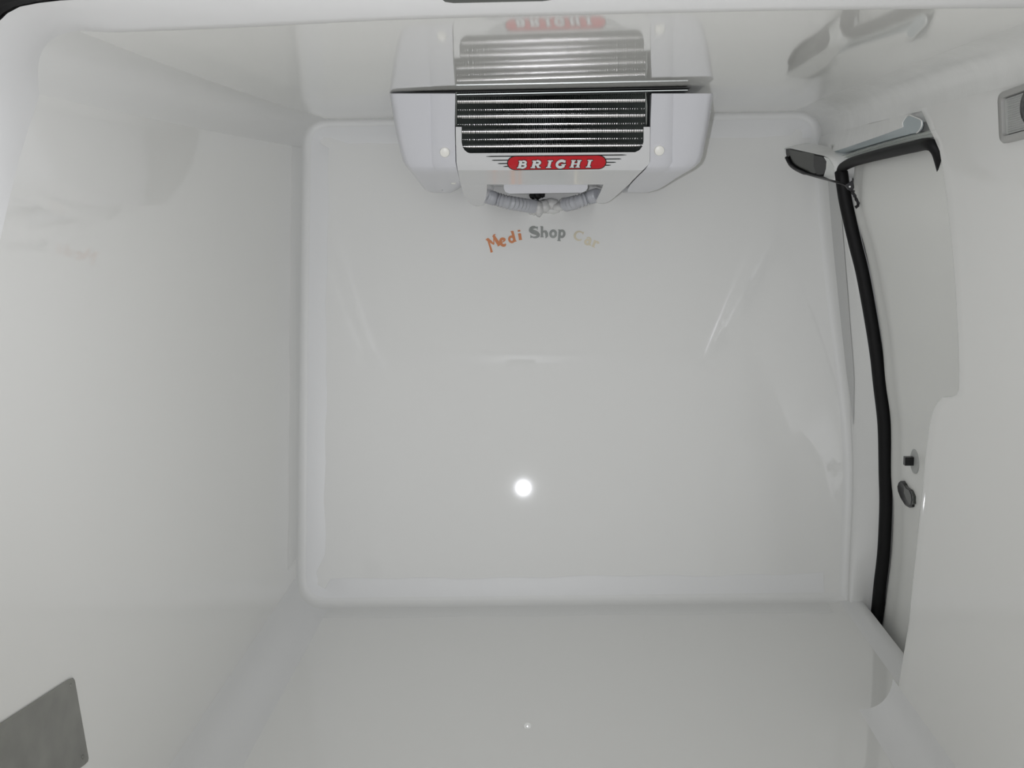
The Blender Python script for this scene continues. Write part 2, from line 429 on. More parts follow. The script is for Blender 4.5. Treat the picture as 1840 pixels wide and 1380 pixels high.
MB().grid(JS).build('jamb_shade_strip', M_jambshade, bpy.data.objects['trim_7'])
# sill
rows = [[Vector((x, d, z)) for x, z in ((.664, -.0006), (.676, .0009), (.690, .0012), (.700, .0034), (.722, .003), (.728, -.004), (.731, -.05))] for d in (2.60, 2.5, 2.4, 2.2, 2.0, 1.85)]
struct(MB().grid(rows).build('trim_8', M_tape, angle=50), 'white door sill edge of the load floor')

# ------------------------------------------------------------------ sliding door with seal
SRx = [(1523,322),(1531,372),(1550,442),(1563,500),(1581,609),(1588,688),(1597,754),(1598,862),(1602,902),(1599,990),(1592,1051),(1583,1121)]
Dcur = sorted([(Pd(u, v, D_S-0.02).z, Pd(u, v, D_S-0.02).x) for u, v in SRx])
Dcur = [(Dcur[0][0]-0.2, Dcur[0][1]-0.03)] + Dcur[:-1] + [(CZ+0.03, max(Dcur[-1][1], .662)), (CZ+0.12, .668)]
Dcur.sort()
def xD(z): return smooth_interp(Dcur, z)
rows = []
relief = [(2.56, .02), (2.50, .004), (2.485, .000), (2.470, -.001), (2.455, .000), (2.43, .000), (2.41, -.0022), (2.395, -.0042), (2.36, -.005), (2.30, -.005), (2.2, -.004), (2.0, -.003), (1.8, -.002), (1.6, 0)]
zs = [-0.12 + (HC-0.06+0.12)*i/48 for i in range(49)]
for z in zs: rows.append([Vector((xD(z)+dx, d, z)) for d, dx in relief])
door = struct(MB().grid(rows).build('door_1', M_door, angle=40), 'white sliding side door with black rubber seal')
# door seal, one run of rubber: header then pillar
top = [Px(1700, 330, XT+.03), Px(1692, 296, XT+.018), Px(1683, 270, XT+.006)] + [Px(u, v, XT-0.004) for u, v in ((1668,259),(1640,264),(1605,272),(1560,283),(1530,292))]
side = []
for (u1, v1), (u2, v2) in zip(Spx, SRx): side.append(Pd((u1+u2)/2, (v1+v2)/2, D_S-0.012))
corner = [Px(1513, 303, XT-0.006)]
path = spline(top + corner + side + [side[-1] + Vector((-0.012, 0, -0.06))], 6)
MB().tube(path, lambda i: 0.0105 + (0.0040 if i > 50 else 0.0), 12, True, 1.0).build('door_seal', M_black, door)
# track: rail strip, its grey holding the underside's shade, and white grooved channel
H2 = [(1482,283),(1490,281),(1520,274),(1556,263),(1600,250),(1640,240),(1652,236)]
a = [Px(u, v, XT-0.008) for u, v in [(1478,279),(1486,276),(1516,266),(1551,254.5),(1592,240.5),(1622,229),(1627,226)]]
b = [Px(u, v, XT+0.002) for u, v in H2]
rail = MB().grid([[p + Vector((0.004, 0, 0)) for p in a], a, b, [p + Vector((0.012, 0, 0)) for p in b]]).build('track_rail', M_rail, door)
tabp = [(1622,229),(1623,221),(1627,213),(1633,208),(1642,211),(1654,216),(1655,225),(1653,232),(1648,238),(1640,240)]
MB().prism([Px(u, v, XT-0.010) for u, v in tabp], Vector((0.004, 0, 0))).build('rail_tab', M_rail, door)
edge = [Px(u, v, XT-0.011) for u, v in [(1623,228),(1622,220),(1627,212),(1632,207),(1643,210.5),(1655,216),(1656,226),(1652,234),(1647,239)]]
MB().tube(spline(edge, 3), 0.0011, 6).build('tab_edge', M_gel, door)
base0 = [(1490,283),(1524,276),(1560,264.5),(1604,252),(1650,239),(1680,231)]
base1 = [(1500,298),(1524,288),(1560,275),(1604,262),(1650,252),(1690,247)]
prof = [(0, .002), (.12, -.004), (.24, .004), (.36, .006), (.46, -.001), (.58, .006), (.70, .008), (.82, .001), (1, .004)]
rows = []
for t, dx in prof:
    rows.append(spline([Px(u0+(u1-u0)*t, v0+(v1-v0)*t, XT+dx) for (u0, v0), (u1, v1) in zip(base0, base1)], 4))
MB().grid(rows).build('door_track', M_track, door)
# latch pin with plate, and rubber buffer on the door
def on_door(u, v, e=0.0):
    x = .74
    for _ in range(12): p = Px(u, v, x); x = xD(p.z)-0.006-e
    return Px(u, v, x)
c = on_door(1643.5, 829); MB().lathe(c, Vector((-1, 0, 0)), [(0.026, -.002), (0.026, .001), (0.024, .0018), (0.0, .0018)], 28).build('pin_plate', M_pin, door)
MB().box(on_door(1642, 828)+Vector((-0.009, 0, 0)), 0.022, 0.012, 0.018).build('latch_pin', M_bplast, door, smooth=False)
bp_ = [(1622,864),(1625,864),(1629,870),(1633,877),(1639,880),(1643,890),(1644,900),(1642,911),(1638,912.5),(1630,908),(1622,895),(1617,882),(1616,873),(1618,867)]
bc = Vector((0, 0, 0)); pts = [on_door(u, v) for u, v in bp_]
for p in pts: bc += p/len(pts)
rows = [[p + Vector((0.002, 0, 0)) for p in pts], [p + Vector((-0.004, 0, 0)) for p in pts], [bc + (p-bc)*0.90 + Vector((-0.006, 0, 0)) for p in pts], [bc + (p-bc)*0.80 + Vector((-0.003, 0, 0)) for p in pts], [bc + (p-bc)*0.3 + Vector((0.0, 0, 0)) for p in pts]]
buf = MB().grid(rows, True, True).build('rubber_buffer', M_bplast, door)
ip = [on_door(u, v, 0.0045) for u, v in [(1625,870),(1629,876),(1637,882),(1641,892),(1641,905),(1637,909),(1630,900),(1624,886)]]
MB().prism(ip, Vector((0.006, 0, 0))).build('buffer_pad', M_olive, buf)

# guide recess in the corner above the seal
RA = Pb(1407, 272, 0.012); RB = Pd(1490, 282, 2.53); RCc = Pd(1497, 326, 2.53)
RN = (RB-RA).cross(RCc-RA).normalized()
if RN.y > 0: RN = -RN
def Pr(u, v, e=0.0): return Pp(u, v, RA + RN*e, RN)
rim = [(1410,268),(1421,267),(1440,271),(1462,276),(1487,283),(1497,300),(1495,324),(1475,321),(1455,314),(1430,303),(1418,291),(1411,279)]
rc = empty('track_recess', Pr(1450, 295), 'dark oval guide recess with black cable and clip at the top of the door pillar', 'recess')
cen = Vector((0, 0, 0)); R3 = spline([Pr(u, v) for u, v in rim + rim[:1]], 4)[:-1]
for p in R3: cen += p/len(R3)
MB().grid([[cen+(p-cen)*1.12 - RN*0.05 for p in R3], [cen+(p-cen)*1.08 - RN*0.008 for p in R3], [cen+(p-cen)*1.04 - RN*0.001 for p in R3], [cen+(p-cen)*1.01 + RN*0.0005 for p in R3], [cen+(p-cen)*0.99 - RN*0.004 for p in R3]], True).build('lip', M_rough, rc, angle=80)
MB().poly([cen+(p-cen)*1.0 - RN*0.0025 for p in R3]).build('cup', M_bplast, rc, smooth=False)
inn = spline([Pr(u, v, -0.0010) for u, v in [(1419,269),(1440,273),(1464,278),(1467,300),(1464,312),(1440,303),(1425,293),(1420,280),(1419,269)]], 3)[:-1]
MB().prism(inn, -RN*0.004).build('cover', M_olive, rc)
MB().prism([Pr(u, v, 0.0002) for u, v in [(1462,279),(1478,282),(1485,289),(1484,302),(1480,313),(1468,315),(1462,300)]], -RN*0.004).build('guide_block', M_bplast, rc)
MB().prism([Pr(u, v, 0.0010) for u, v in [(1480,282),(1489,285),(1498,300),(1496,324),(1480,317),(1484,303),(1485,290)]], -RN*0.004).build('pillar_plate', M_track, rc)
# door cable with bracket
cb = rc
pth = spline([Pr(1413, 283, 0.002), Pr(1422, 298, 0.003), Pr(1440, 309, 0.004), Pr(1465, 317, 0.004), Pd(1495, 325, D_S-0.030), Pd(1513, 330, D_S-0.06), Pd(1524, 336, D_S-0.083)], 5)
MB().tube(pth, lambda i: 0.0042 if i < 12 else 0.0026, 8).build('cable', M_bplast, cb)
cp = [(1518,333),(1526,328),(1533,323),(1534,330),(1535,337),(1533,341),(1537,343),(1534,346),(1529,344),(1524,341)]
MB().prism([Pd(u, v, D_S-0.085) for u, v in cp], Vector((0, 0.003, 0))).build('clip', M_bplast, cb, smooth=False)
MB().lathe(Pd(1527, 335.5, D_S-0.0865), Vector((0, -1, 0)), [(0.0020, -.001), (0.0020, .0005), (0, .0005)], 12).build('clip_eye', M_gel, cb)
tp = spline([Pd(1530, 344, D_S-0.09), Pd(1535, 350, D_S-0.09), Pd(1538, 357, D_S-0.09), Pd(1542, 365, D_S-0.09), Pd(1541, 370, D_S-0.09), Pd(1537, 373, D_S-0.09)], 4)
MB().tube(tp, lambda i: 0.0024+0.0014*abs(math.sin(i*0.9)), 6).build('cable_tail', M_bplast, cb)

# interior lamp on the right wall
TL, BL = on_wall(1790, 180), on_wall(1805.5, 259)
up = (TL-BL); hl = up.length; up.normalize()
fwd = Vector((xW(1.06)-xW(1.06), -1, 0)); fwd = (on_wall(1838, 163) - TL); fwd = (fwd - Vector((fwd.x, 0, 0))).normalized()
outn = fwd.cross(up).normalized(); outn = -outn if outn.x > 0 else outn
up = (up - fwd*up.dot(fwd)*0.75).normalized()
ll = 0.20
O = BL
def lp(a, b, e=0.0): return O + fwd*(a*ll) + up*(b*hl) + outn*e
def rrect(a0, a1, b0, b1, r, e, n=5):
    out = []
    ra, rb = r/ll, r/hl
    for ca, cb_, s in ((a1-ra, b1-rb, 0), (a0+ra, b1-rb, 1), (a0+ra, b0+rb, 2), (a1-ra, b0+rb, 3)):
        for k in range(n+1):
            an = math.pi/2*(s+k/n); out.append(lp(ca+ra*math.cos(an), cb_+rb*math.sin(an), e))
    return out
lamp = empty('interior_lamp', lp(.5, .5), 'grey framed interior lamp with ribbed lens high on the right wall', 'lamp')
MB().grid([rrect(0, 1, 0, 1, .013, -.006), rrect(0, 1, 0, 1, .013, .006), rrect(.015, .985, .035, .965, .011, .009), rrect(.075, .925, .13, .87, .007, .009), rrect(.08, .92, .14, .86, .006, .002)], True).build('frame', M_lampf, lamp, angle=50)
MB().grid([rrect(.082, .918, .145, .855, .006, .000), rrect(.09, .91, .16, .84, .006, .0055)], True, True).build('lens', M_lens, lamp)
lensM = MB()
for k in range(15):
    b0 = .20 + .60*k/14
    lensM.grid([[lp(a, b0-.014, .0053), lp(a, b0, .0068), lp(a, b0+.014, .0053)] for a in (.14, .86)])
tag(lensM.build('lens_ribs', M_lens, bpy.data.objects['lens']), 'fine horizontal ribs')
cc = lp(.655, .52, .004)
MB().grid([[cc + fwd*(s*0.045*math.cos(a)) + up*(s*0.030*math.sin(a)) + outn*e for a in [2*math.pi*k/28 for k in range(28)]] for s, e in ((1, -.001), (1, .008), (.9, .011), (.5, .012), (.1, .012))], True, True).build('switch', M_bplast, lamp)

# steel kick plate on the left wall
def on_left(u, v):
    x = -.6
    for _ in range(10): p = Px(u, v, x); x = xL(p.y, p.z)
    return Px(u, v, x)
kp = [(-330,1520),(-330,1500),(0,1299),(121,1221),(128,1218),(131,1222),(156,1362),(155,1368),(149,1374),(0,1482)]
pts = [on_left(u, v) + Vector((0.001, 0, 0)) for u, v in kp]
plate = tag(MB().prism(pts, Vector((0.0015, 0, 0))).build('steel_plate', M_steel, smooth=False), 'brushed grey steel kick plate screwed to the lower left wall', 'plate')
for (u, v) in ((146, 1360), (124, 1232)):
    MB().lathe(on_left(u, v)+Vector((0.0025, 0, 0)), Vector((1, 0, 0)), [(0.003, 0), (0.0028, .0008), (0.0015, .0014), (0, .0015)], 12).build('rivet', M_steel, plate)

# ------------------------------------------------------------------ cooling unit under the ceiling
DV = [(150, 2.090), (168, 2.10), (228, 2.165), (275, 2.212), (297, 2.234), (306, 2.2445), (318, 2.330), (330, 2.412), (338, 2.460), (350, 2.53), (360, 2.585), (372, 2.65), (390, 2.70)]
def dv(v): return interp(DV, v)
def U(u, v, e=0.0): return Pd(u, v, dv(v)+e)
unit = empty('cooling_unit', Pd(990, 300, 2.45), 'white ceiling cooling unit with finned coil and red badge', 'cooling unit')
def shell(rows, name, mat_, back=2.70, parent=unit, closed_back=False):
    """rows of (u, v, extra depth): front surface, with its outline carried back to depth `back`"""
    mb = MB(); R = [[U(u, v, e) for u, v, e in r] for r in rows]
    mb.grid(R)
    loop = [R[0][j] for j in range(len(R[0]))] + [R[i][-1] for i in range(1, len(R))] + [R[-1][j] for j in range(len(R[0])-2, -1, -1)] + [R[i][0] for i in range(len(R)-2, 0, -1)]
    bk = [Vector((p.x, max(back, p.y+0.01), p.z)) for p in loop]
    mb.grid([loop, bk], True)
    mb.poly(bk)
    return mb.build(name, mat_, parent, angle=42)
# side covers
vrow = [168, 190, 215, 240, 262, 280, 291, 298, 304, 312, 322, 333, 341, 345.5]
ol = [(168, 700), (215, 707.5), (240, 712), (262, 717), (280, 721.5), (291, 725), (298, 729), (304, 734), (312, 741), (322, 749), (333, 757), (341, 764), (345.5, 775)]
il = [(168, 818), (228, 817), (291, 818.5), (304, 821), (322, 825.5), (333, 812), (341, 802), (345.5, 797)]
cl = [(168, 773), (291, 776), (304, 780), (322, 787), (345.5, 790)]
orr = [(168, 1282), (215, 1275), (240, 1270.5), (262, 1266), (280, 1262.5), (291, 1258), (298, 1251), (304, 1243), (312, 1229), (322, 1212), (333, 1196), (341, 1182), (345.5, 1166)]
ir = [(168, 1171), (228, 1168.5), (291, 1168), (304, 1160), (322, 1142), (333, 1132), (341, 1128), (345.5, 1128)]
cr = [(168, 1210), (291, 1208), (304, 1200), (322, 1180), (333, 1165), (345.5, 1146)]
def cover(o, c_, i_, sg):
    rows = []
    for v in vrow:
        a, b, c = interp(o, v), interp(c_, v), interp(i_, v)
        w = abs(b-a)
        r = [(a, v, .045), (a+sg*w*.03, v, .028), (a+sg*w*.08, v, .016), (a+sg*w*.18, v, .010), (b-sg*6, v, .006), (b, v, .0085), (b+sg*5, v, .003), ((b+c)/2, v, .002), (c, v, .002)]
        if v == vrow[-1]: r = [(u, v, e+.02) for u, v, e in r]
        rows.append(r)
    return rows
lc = shell(cover(ol, cl, il, 1), 'side_cover', M_abs)
rcv = shell(cover(orr, cr, ir, -1), 'side_cover', M_abs)
for par, u, v in ((lc, 799, 271.5), (rcv, 1184, 268.5)):
    c = U(u, v); ax = Vector((0.04, -1, -0.25)).normalized()
    MB().lathe(c + Vector((0, 0.006, 0)), ax, [(.0095, 0), (.0098, .010), (.0088, .0125), (.005, .0138), (0, .014)], 24).build('bolt_cap', M_cap, par)
MB().lathe(U(815, 328, .01), Vector((0, -.3, -1)), [(.006, -.01), (.0062, .001), (.004, .003), (0, .0033)], 16).build('screw', M_cap, lc)
# front panel: U-shaped sheet below the coil, two lobes running back to the bulkhead
vr = [228, 240, 255, 264, 270, 274, 276, 286, 292, 297, 300, 306, 312, 318, 325, 331.5]
lo = [(228, 819), (292, 820), (306, 822.5), (325, 826.5), (331.5, 828)]
ro = [(228, 1168), (292, 1167.5), (297, 1164), (306, 1155), (318, 1143), (325, 1136), (331.5, 1130.5)]
def open_l(v): return 829.5 if v <= 255 else 829.5 + 17*(1-math.sqrt(max(0, 1-((v-255)/20.5)**2)))
def open_r(v): return 1156.5 if v <= 252 else 1156.5 - 17*(1-math.sqrt(max(0, 1-((v-252)/21.5)**2)))
mb = MB()
L_ = [v for v in vr if v <= 274] + [275.4]
mb.grid([[U(interp(lo, v) + (open_l(v)-interp(lo, v))*k/3, v) for k in range(4)] for v in L_])
R_ = [v for v in vr if v <= 270] + [273.4]
mb.grid([[U(open_r(v) + (interp(ro, v)-open_r(v))*k/3, v) for k in range(4)] for v in R_])
def vt(u): return 275.4 + (273.4-275.4)*(u-829)/(1157-829)
us = [0, .03, .06, .09, .2, .35, .5, .65, .8, .91, .94, .97, 1]
rows = []
for v in [276] + [v for v in vr if v > 280]:
    a, b = interp(lo, v), interp(ro, v)
    r = []
    for t in us:
        u = a + (b-a)*t
        r.append(U(u, vt(u) if v == 276 else v))
    rows.append(r)
mb.grid(rows)
# thickness: return flanges around the opening, along the outer edges and along the notch
opn = [(open_l(v), v) for v in L_] + [(u, vt(u)) for u in range(850, 1140, 20)] + [(open_r(v), v) for v in R_[::-1]]
mb.grid([[U(u, v) for u, v in opn], [U(u, v, .006) for u, v in opn]])
for e, vv in ((lo, vr), (ro, vr)):
    mb.grid([[U(interp(e, v), v) for v in vv], [U(interp(e, v), v, .03) for v in vv]])
# lobes
def lobe(left, right, n=8):
    r2 = []
    for v, a, b in zip(left[0], left[1], right):
        r2.append([U(a + (b-a)*k/n, v, 0.0) for k in range(n+1)])
    mb.grid(r2)
    loop = [r[0] for r in r2] + r2[-1][1:] + [r[-1] for r in r2[::-1][1:]]
    mb.grid([loop, [Vector((p.x, yback(p.x, p.z)+0.01, p.z)) for p in loop]])
lobe(([331.5, 338, 345, 351, 357, 362, 366, 369, 370.5], [828, 829.5, 831.5, 833.5, 837, 841, 845.5, 850, 855]), [875, 875, 874.5, 873.5, 872.5, 870.5, 868, 864.5, 860])
lobe(([331.5, 338, 345, 351, 357, 361, 364, 365.5], [1084.5, 1082, 1079, 1076, 1073, 1071.5, 1073, 1077]), [1130.5, 1123, 1115, 1108, 1101, 1096, 1090, 1085])
front = mb.build('front_panel', M_panel, unit, angle=14)
ntc = [(875, 331.5), (920, 331.5), (980, 331.5), (1040, 331.5), (1084.5, 331.5)]
MB().grid([[U(u, v) for u, v in ntc], [Pd(u, v+3, 2.62) for u, v in ntc]]).build('panel_return', M_panel, front)
# drip tray
tr = [(905, 330), (1056, 329), (1056, 338), (1053, 343), (1046, 346), (915, 348), (908, 345), (905.5, 339)]
MB().prism([Pd(u, v, 2.48+(v-330)*.0009) for u, v in tr], Vector((0, 0.12, 0.0))).build('drip_tray', M_abs, unit, angle=50)
# coil: fins, tubes, end plates, dark casing behind
def tilt(u): return -(u-990)/340*5.0
coil = empty('coil', Pd(990, 225, 2.2), None, None); coil.parent = unit; coil.matrix_parent_inverse = unit.matrix_world.inverted()
MF = MB(); nf = 84
for k in range(nf):
    u = 821 + (1160-821)*k/(nf-1) + random.uniform(-.3, .3)
    lean = random.uniform(-.5, .5)
    P = [U(u, 165, .010), U(u+lean, 200, .010), U(u, 240, .010), U(u+lean, 280, .010)]
    off = Vector((0.00080, 0, 0)); bk = Vector((0, 0.055, 0))
    MF.grid([[p-off for p in P], [p-off+bk for p in P], [p+off+bk for p in P], [p+off for p in P]], True)
tag(MF.build('fins', M_fin, unit, smooth=False), 'thin vertical aluminium fins', kind='stuff')
bpy.data.objects.remove(coil)
for v in (180.5, 207.5, 235, 262):
    MB().tube([U(u, v+tilt(u)*.5, .0225) for u in range(822, 1162, 26)] + [U(1160, v+tilt(1160)*.5, .0225)], 0.0046, 14).build('coil_tube', M_tube, unit)
for v in (196, 222.5, 249.5):
    MB().tube([U(u, v+tilt(u)*.5, .034) for u in range(822, 1162, 26)] + [U(1160, v+tilt(1160)*.5, .034)], 0.0030, 14).build('coil_tube', M_tube, unit)
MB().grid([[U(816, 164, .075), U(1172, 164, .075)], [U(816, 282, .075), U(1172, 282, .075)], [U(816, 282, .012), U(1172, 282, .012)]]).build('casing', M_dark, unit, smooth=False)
for u, nm in ((819.5, -1), (1161.5, 1)):
    q = [U(u - (1.5 if nm > 0 else 0), 166, .004), U(u+(1 if nm > 0 else 0), 190, .004), U(u, 228, .004), U(u-1, 262, .010)]
    MB().grid([[p+Vector((dx, 0, 0)) for p in q] + [p+Vector((dx, 0.06, 0)) for p in q[::-1]] for dx in (-.0008, .0008)], True, True).build('end_plate', M_alu, unit, smooth=False)
MB().grid([[U(1160, 160, .03), U(1174, 160, .03)], [U(1160, 230, .03), U(1174, 230, .03)]]).build('gap_shade', M_dark, unit, smooth=False)  # near-black sheet standing in for the shade in the gap
# mounting plates in the gap under the ceiling
zt_ = HC - 0.006
for (u0, u1, dd, zz, m_) in ((742, 1240, 2.115, .004, M_dark), (748, 1236, 2.112, .0085, M_alu), (824, 1164, 2.112, .0115, M_dark)):
    a = Pd(u0, 160, dd); b = Pd(u1, 160, dd)
    MB().box(Vector(((a.x+b.x)/2, dd+0.25, HC-zz)), b.x-a.x, 0.5, 0.0016).build('mounting_plate', m_, unit, smooth=False)
MB().box(Vector((Pd(990, 160, 2.3).x, 2.42, HC-0.0035)), 0.50, 0.45, 0.006).build('gasket', M_black, unit, smooth=False)
# corrugated hoses from the lobes to the bulkhead
def hose(pts, name, nn):
    path = spline(pts, nn)
    MB().tube(path, lambda i: 0.0150 + (0.0017 if i % 2 else -0.0017), 16).build(name, M_hose, unit, angle=25)
def wl(u, v, e): return Pb(u, v, e)
hose([Pd(872, 352, 2.64), Pd(890, 357, 2.66), Pd(915, 364, 2.66), Pd(945, 369, 2.70), wl(962, 372, .02)], 'drain_hose', 10)
hose([Pd(1074, 350, 2.64), Pd(1058, 355, 2.66), Pd(1035, 363, 2.66), Pd(1015, 368, 2.70)], 'drain_hose', 8)
# silicone around the hose ends
for (u, v, ru, rv, e) in ((958, 372, .014, .017, .022), (968, 374, .012, .018, .022), (978, 371, .015, .015, .014), (989, 366, .020, .012, .010), (1003, 372, .014, .010, .012), (992, 378, .018, .008, .006), (1013, 362, .010, .008, .012)):
    c = wl(u, v, e*.5); rows = []
    for i in range(9):
        th = math.pi*i/8
        rows.append([c + Vector((math.cos(a)*math.sin(th)*ru*(1+.25*random.random()), -math.cos(th)*e*1.5, math.sin(a)*math.sin(th)*rv*(1+.3*random.random()))) for a in [2*math.pi*k/18 for k in range(18)]])
    MB().grid(rows, True).build('silicone', M_sil, unit, angle=180)
for (u, v, r) in ((958, 351, .010), (966, 350, .012), (974, 350, .008)):
    c = wl(u, v, .03); MB().lathe(c, Vector((0.2, -1, 0)), [(r*.5, -.03), (r, 0), (r*.6, .01), (0, .012)], 7).build('black_foam', M_black, unit, smooth=False)

# ------------------------------------------------------------------ lettering
def arc(cx, cy, rx, ry, a0, a1, n=12): return [(cx+rx*math.cos(math.radians(a0+(a1-a0)*k/n)), cy+ry*math.sin(math.radians(a0+(a1-a0)*k/n))) for k in range(n+1)]
def stroke(mb, pts, wds, mapf, grow=0.0):
    """thick polyline in pixel space, mapped vertex by vertex onto the surface"""
    if not isinstance(wds, (list, tuple)): wds = [wds]*len(pts)
    if len(wds) == 2 and len(pts) > 2: wds = [wds[0]+(wds[1]-wds[0])*k/(len(pts)-1) for k in range(len(pts))]
    P = [Vector(p) for p in pts]
    P2 = [P[0]]; W2 = [wds[0]]
    for i in range(len(P)-1):
        m = max(1, int((P[i+1]-P[i]).length/1.2))
        for k in range(1, m+1): P2.append(P[i]+(P[i+1]-P[i])*(k/m)); W2.append(wds[i]+(wds[i+1]-wds[i])*(k/m))
    P, wds = P2, W2
    if grow:
        a = (P[0]-P[1]).normalized()*grow; b = (P[-1]-P[-2]).normalized()*grow; P[0] = P[0]+a; P[-1] = P[-1]+b
    rows = []
    for i, p in enumerate(P):
        t = (P[min(i+1, len(P)-1)]-P[max(i-1, 0)]).normalized(); n = Vector((-t.y, t.x)); wd = wds[i]/2+grow
        rows.append([mapf(*(p+n*wd)), mapf(*(p-n*wd))])
    mb.grid(rows)
# badge
badge_t = lambda u: -(u-1000)*0.0115
def UB(e): return lambda u, v: U(u, v + badge_t(u), -e)
def loz(x0, x1, y0, y1, r):
    o = []
    for cx, a0 in ((x1-r, -90), (x0+r, 90)):
        o += arc(cx, (y0+y1)/2, r, (y1-y0)/2, a0, a0+180, 14)
    return o
def fill(mb, pts, mapf):
    top = sorted(set(round(p[0], 3) for p in pts)); x0, x1 = top[0], top[-1]; cy = sum(p[1] for p in pts)/len(pts)
    rows = []
    ncol = 60
    for k in range(ncol+1):
        x = x0 + (x1-x0)*(0.5-0.5*math.cos(math.pi*k/ncol)); ys = []
        for (ax_, ay), (bx_, by) in zip(pts, pts[1:]+pts[:1]):
            if (ax_-x)*(bx_-x) <= 0 and ax_ != bx_: ys.append(ay+(by-ay)*(x-ax_)/(bx_-ax_))
        a, b = min(ys), max(ys)
        rows.append([mapf(x, a+(b-a)*j/36) for j in range(37)])
    mb.grid(rows)
mb = MB(); fill(mb, loz(911, 1090, 279.2, 305.2, 15), UB(.0008)); badge = tag(mb.build('badge', M_ink, unit), 'red badge with white letters reading BRIGHI between black speed lines')
del badge['label']; badge['label'] = 'red lozenge badge with white slab letters and black speed lines'
mb = MB(); fill(mb, loz(912.6, 1088.4, 280.6, 304.0, 14), UB(.0012)); mb.build('red_field', M_red, badge)
for y, xl, xr in ((280.0, 873.5, 1126), (286.8, 883.5, 1116.5), (292.8, 894, 1107), (298.0, 904, 1098)):
    mb = MB()
    if y < 281: stroke(mb, [(xl+k*(xr-xl)/30, y-0.2) for k in range(31)], [0.6]+[2.0]*29+[0.6], UB(.0004))
    else:
        stroke(mb, [(xl, y), (xl+4, y), (916, y)], [0.6, 1.9, 1.9], UB(.0003)); mb.build('speed_line', M_ink, badge); mb = MB()
        stroke(mb, [(xr, y), (xr-4, y), (1085, y)], [0.6, 1.9, 1.9], UB(.0003))
    mb.build('speed_line', M_ink, badge)
def glyph(ch):   # strokes in a unit box, y up: (points, width factor)
    T, S = 0.30, 0.14
    if ch == 'I': return [([(.5, 0), (.5, 1)], .42), ([(.1, .06), (.9, .06)], S), ([(.1, .94), (.9, .94)], S)]
    if ch == 'B': return [([(.25, 0), (.25, 1)], T), ([(0, .06), (.5, .06)], S), ([(0, .94), (.5, .94)], S), ([(.3, .53), (.55, .53)], S),
                          ([(.45, .94)] + arc(.5, .735, .30, .205, 90, -90) + [(.45, .53)], .20), ([(.45, .53)] + arc(.53, .295, .34, .235, 90, -90) + [(.45, .06)], .22)]
    if ch == 'R': return [([(.25, 0), (.25, 1)], T), ([(0, .06), (.46, .06)], S), ([(0, .94), (.5, .94)], S), ([(.3, .47), (.55, .47)], S),
                          ([(.45, .94)] + arc(.5, .705, .32, .235, 90, -90) + [(.45, .47)], .21), ([(.52, .47), (.66, .30), (.78, .07)], .24), ([(.72, .06), (1.0, .06)], S)]
    if ch == 'G': return [(arc(.50, .5, .40, .44, 40, 330, 18), .26), ([(.84, .66), (.84, .99)], .10), ([(.80, .44), (.80, .06)], .24), ([(.55, .42), (1.0, .42)], S)]
    if ch == 'H': return [([(.22, 0), (.22, 1)], .26), ([(.78, 0), (.78, 1)], .26), ([(0, .06), (.44, .06)], S), ([(0, .94), (.44, .94)], S), ([(.56, .06), (1, .06)], S), ([(.56, .94), (1, .94)], S), ([(.25, .5), (.75, .5)], .15)]
def put(ch, x0, x1, y0, y1, shear, e, m_, name, grow, parent):
    mb = MB(); W, H = x1-x0, y0-y1
    for ks, (pts, wf) in enumerate(glyph(ch)):
        q = [(x0 + x*W + (y-.5)*shear, y0 - y*H) for x, y in pts]
        horiz = abs(pts[0][1]-pts[-1][1]) < 0.02 and len(pts) == 2
        stroke(mb, q, wf*(H if horiz else W), UB(e+.00006*ks), grow)
    return mb.build(name, m_, parent, smooth=False)
for ch, a, b in (('B', 930.5, 947.5), ('R', 955, 973), ('I', 981.5, 993), ('G', 999, 1017), ('H', 1025, 1043.5), ('I', 1053, 1064.5)):
    l = put(ch, a, b, 301.6, 288.2, 3.6, .0024, M_badgew, 'letter', 0.0, badge)
    put(ch, a, b, 301.6, 288.2, 3.6, .0017, M_ink, 'letter_outline', 1.0, l)

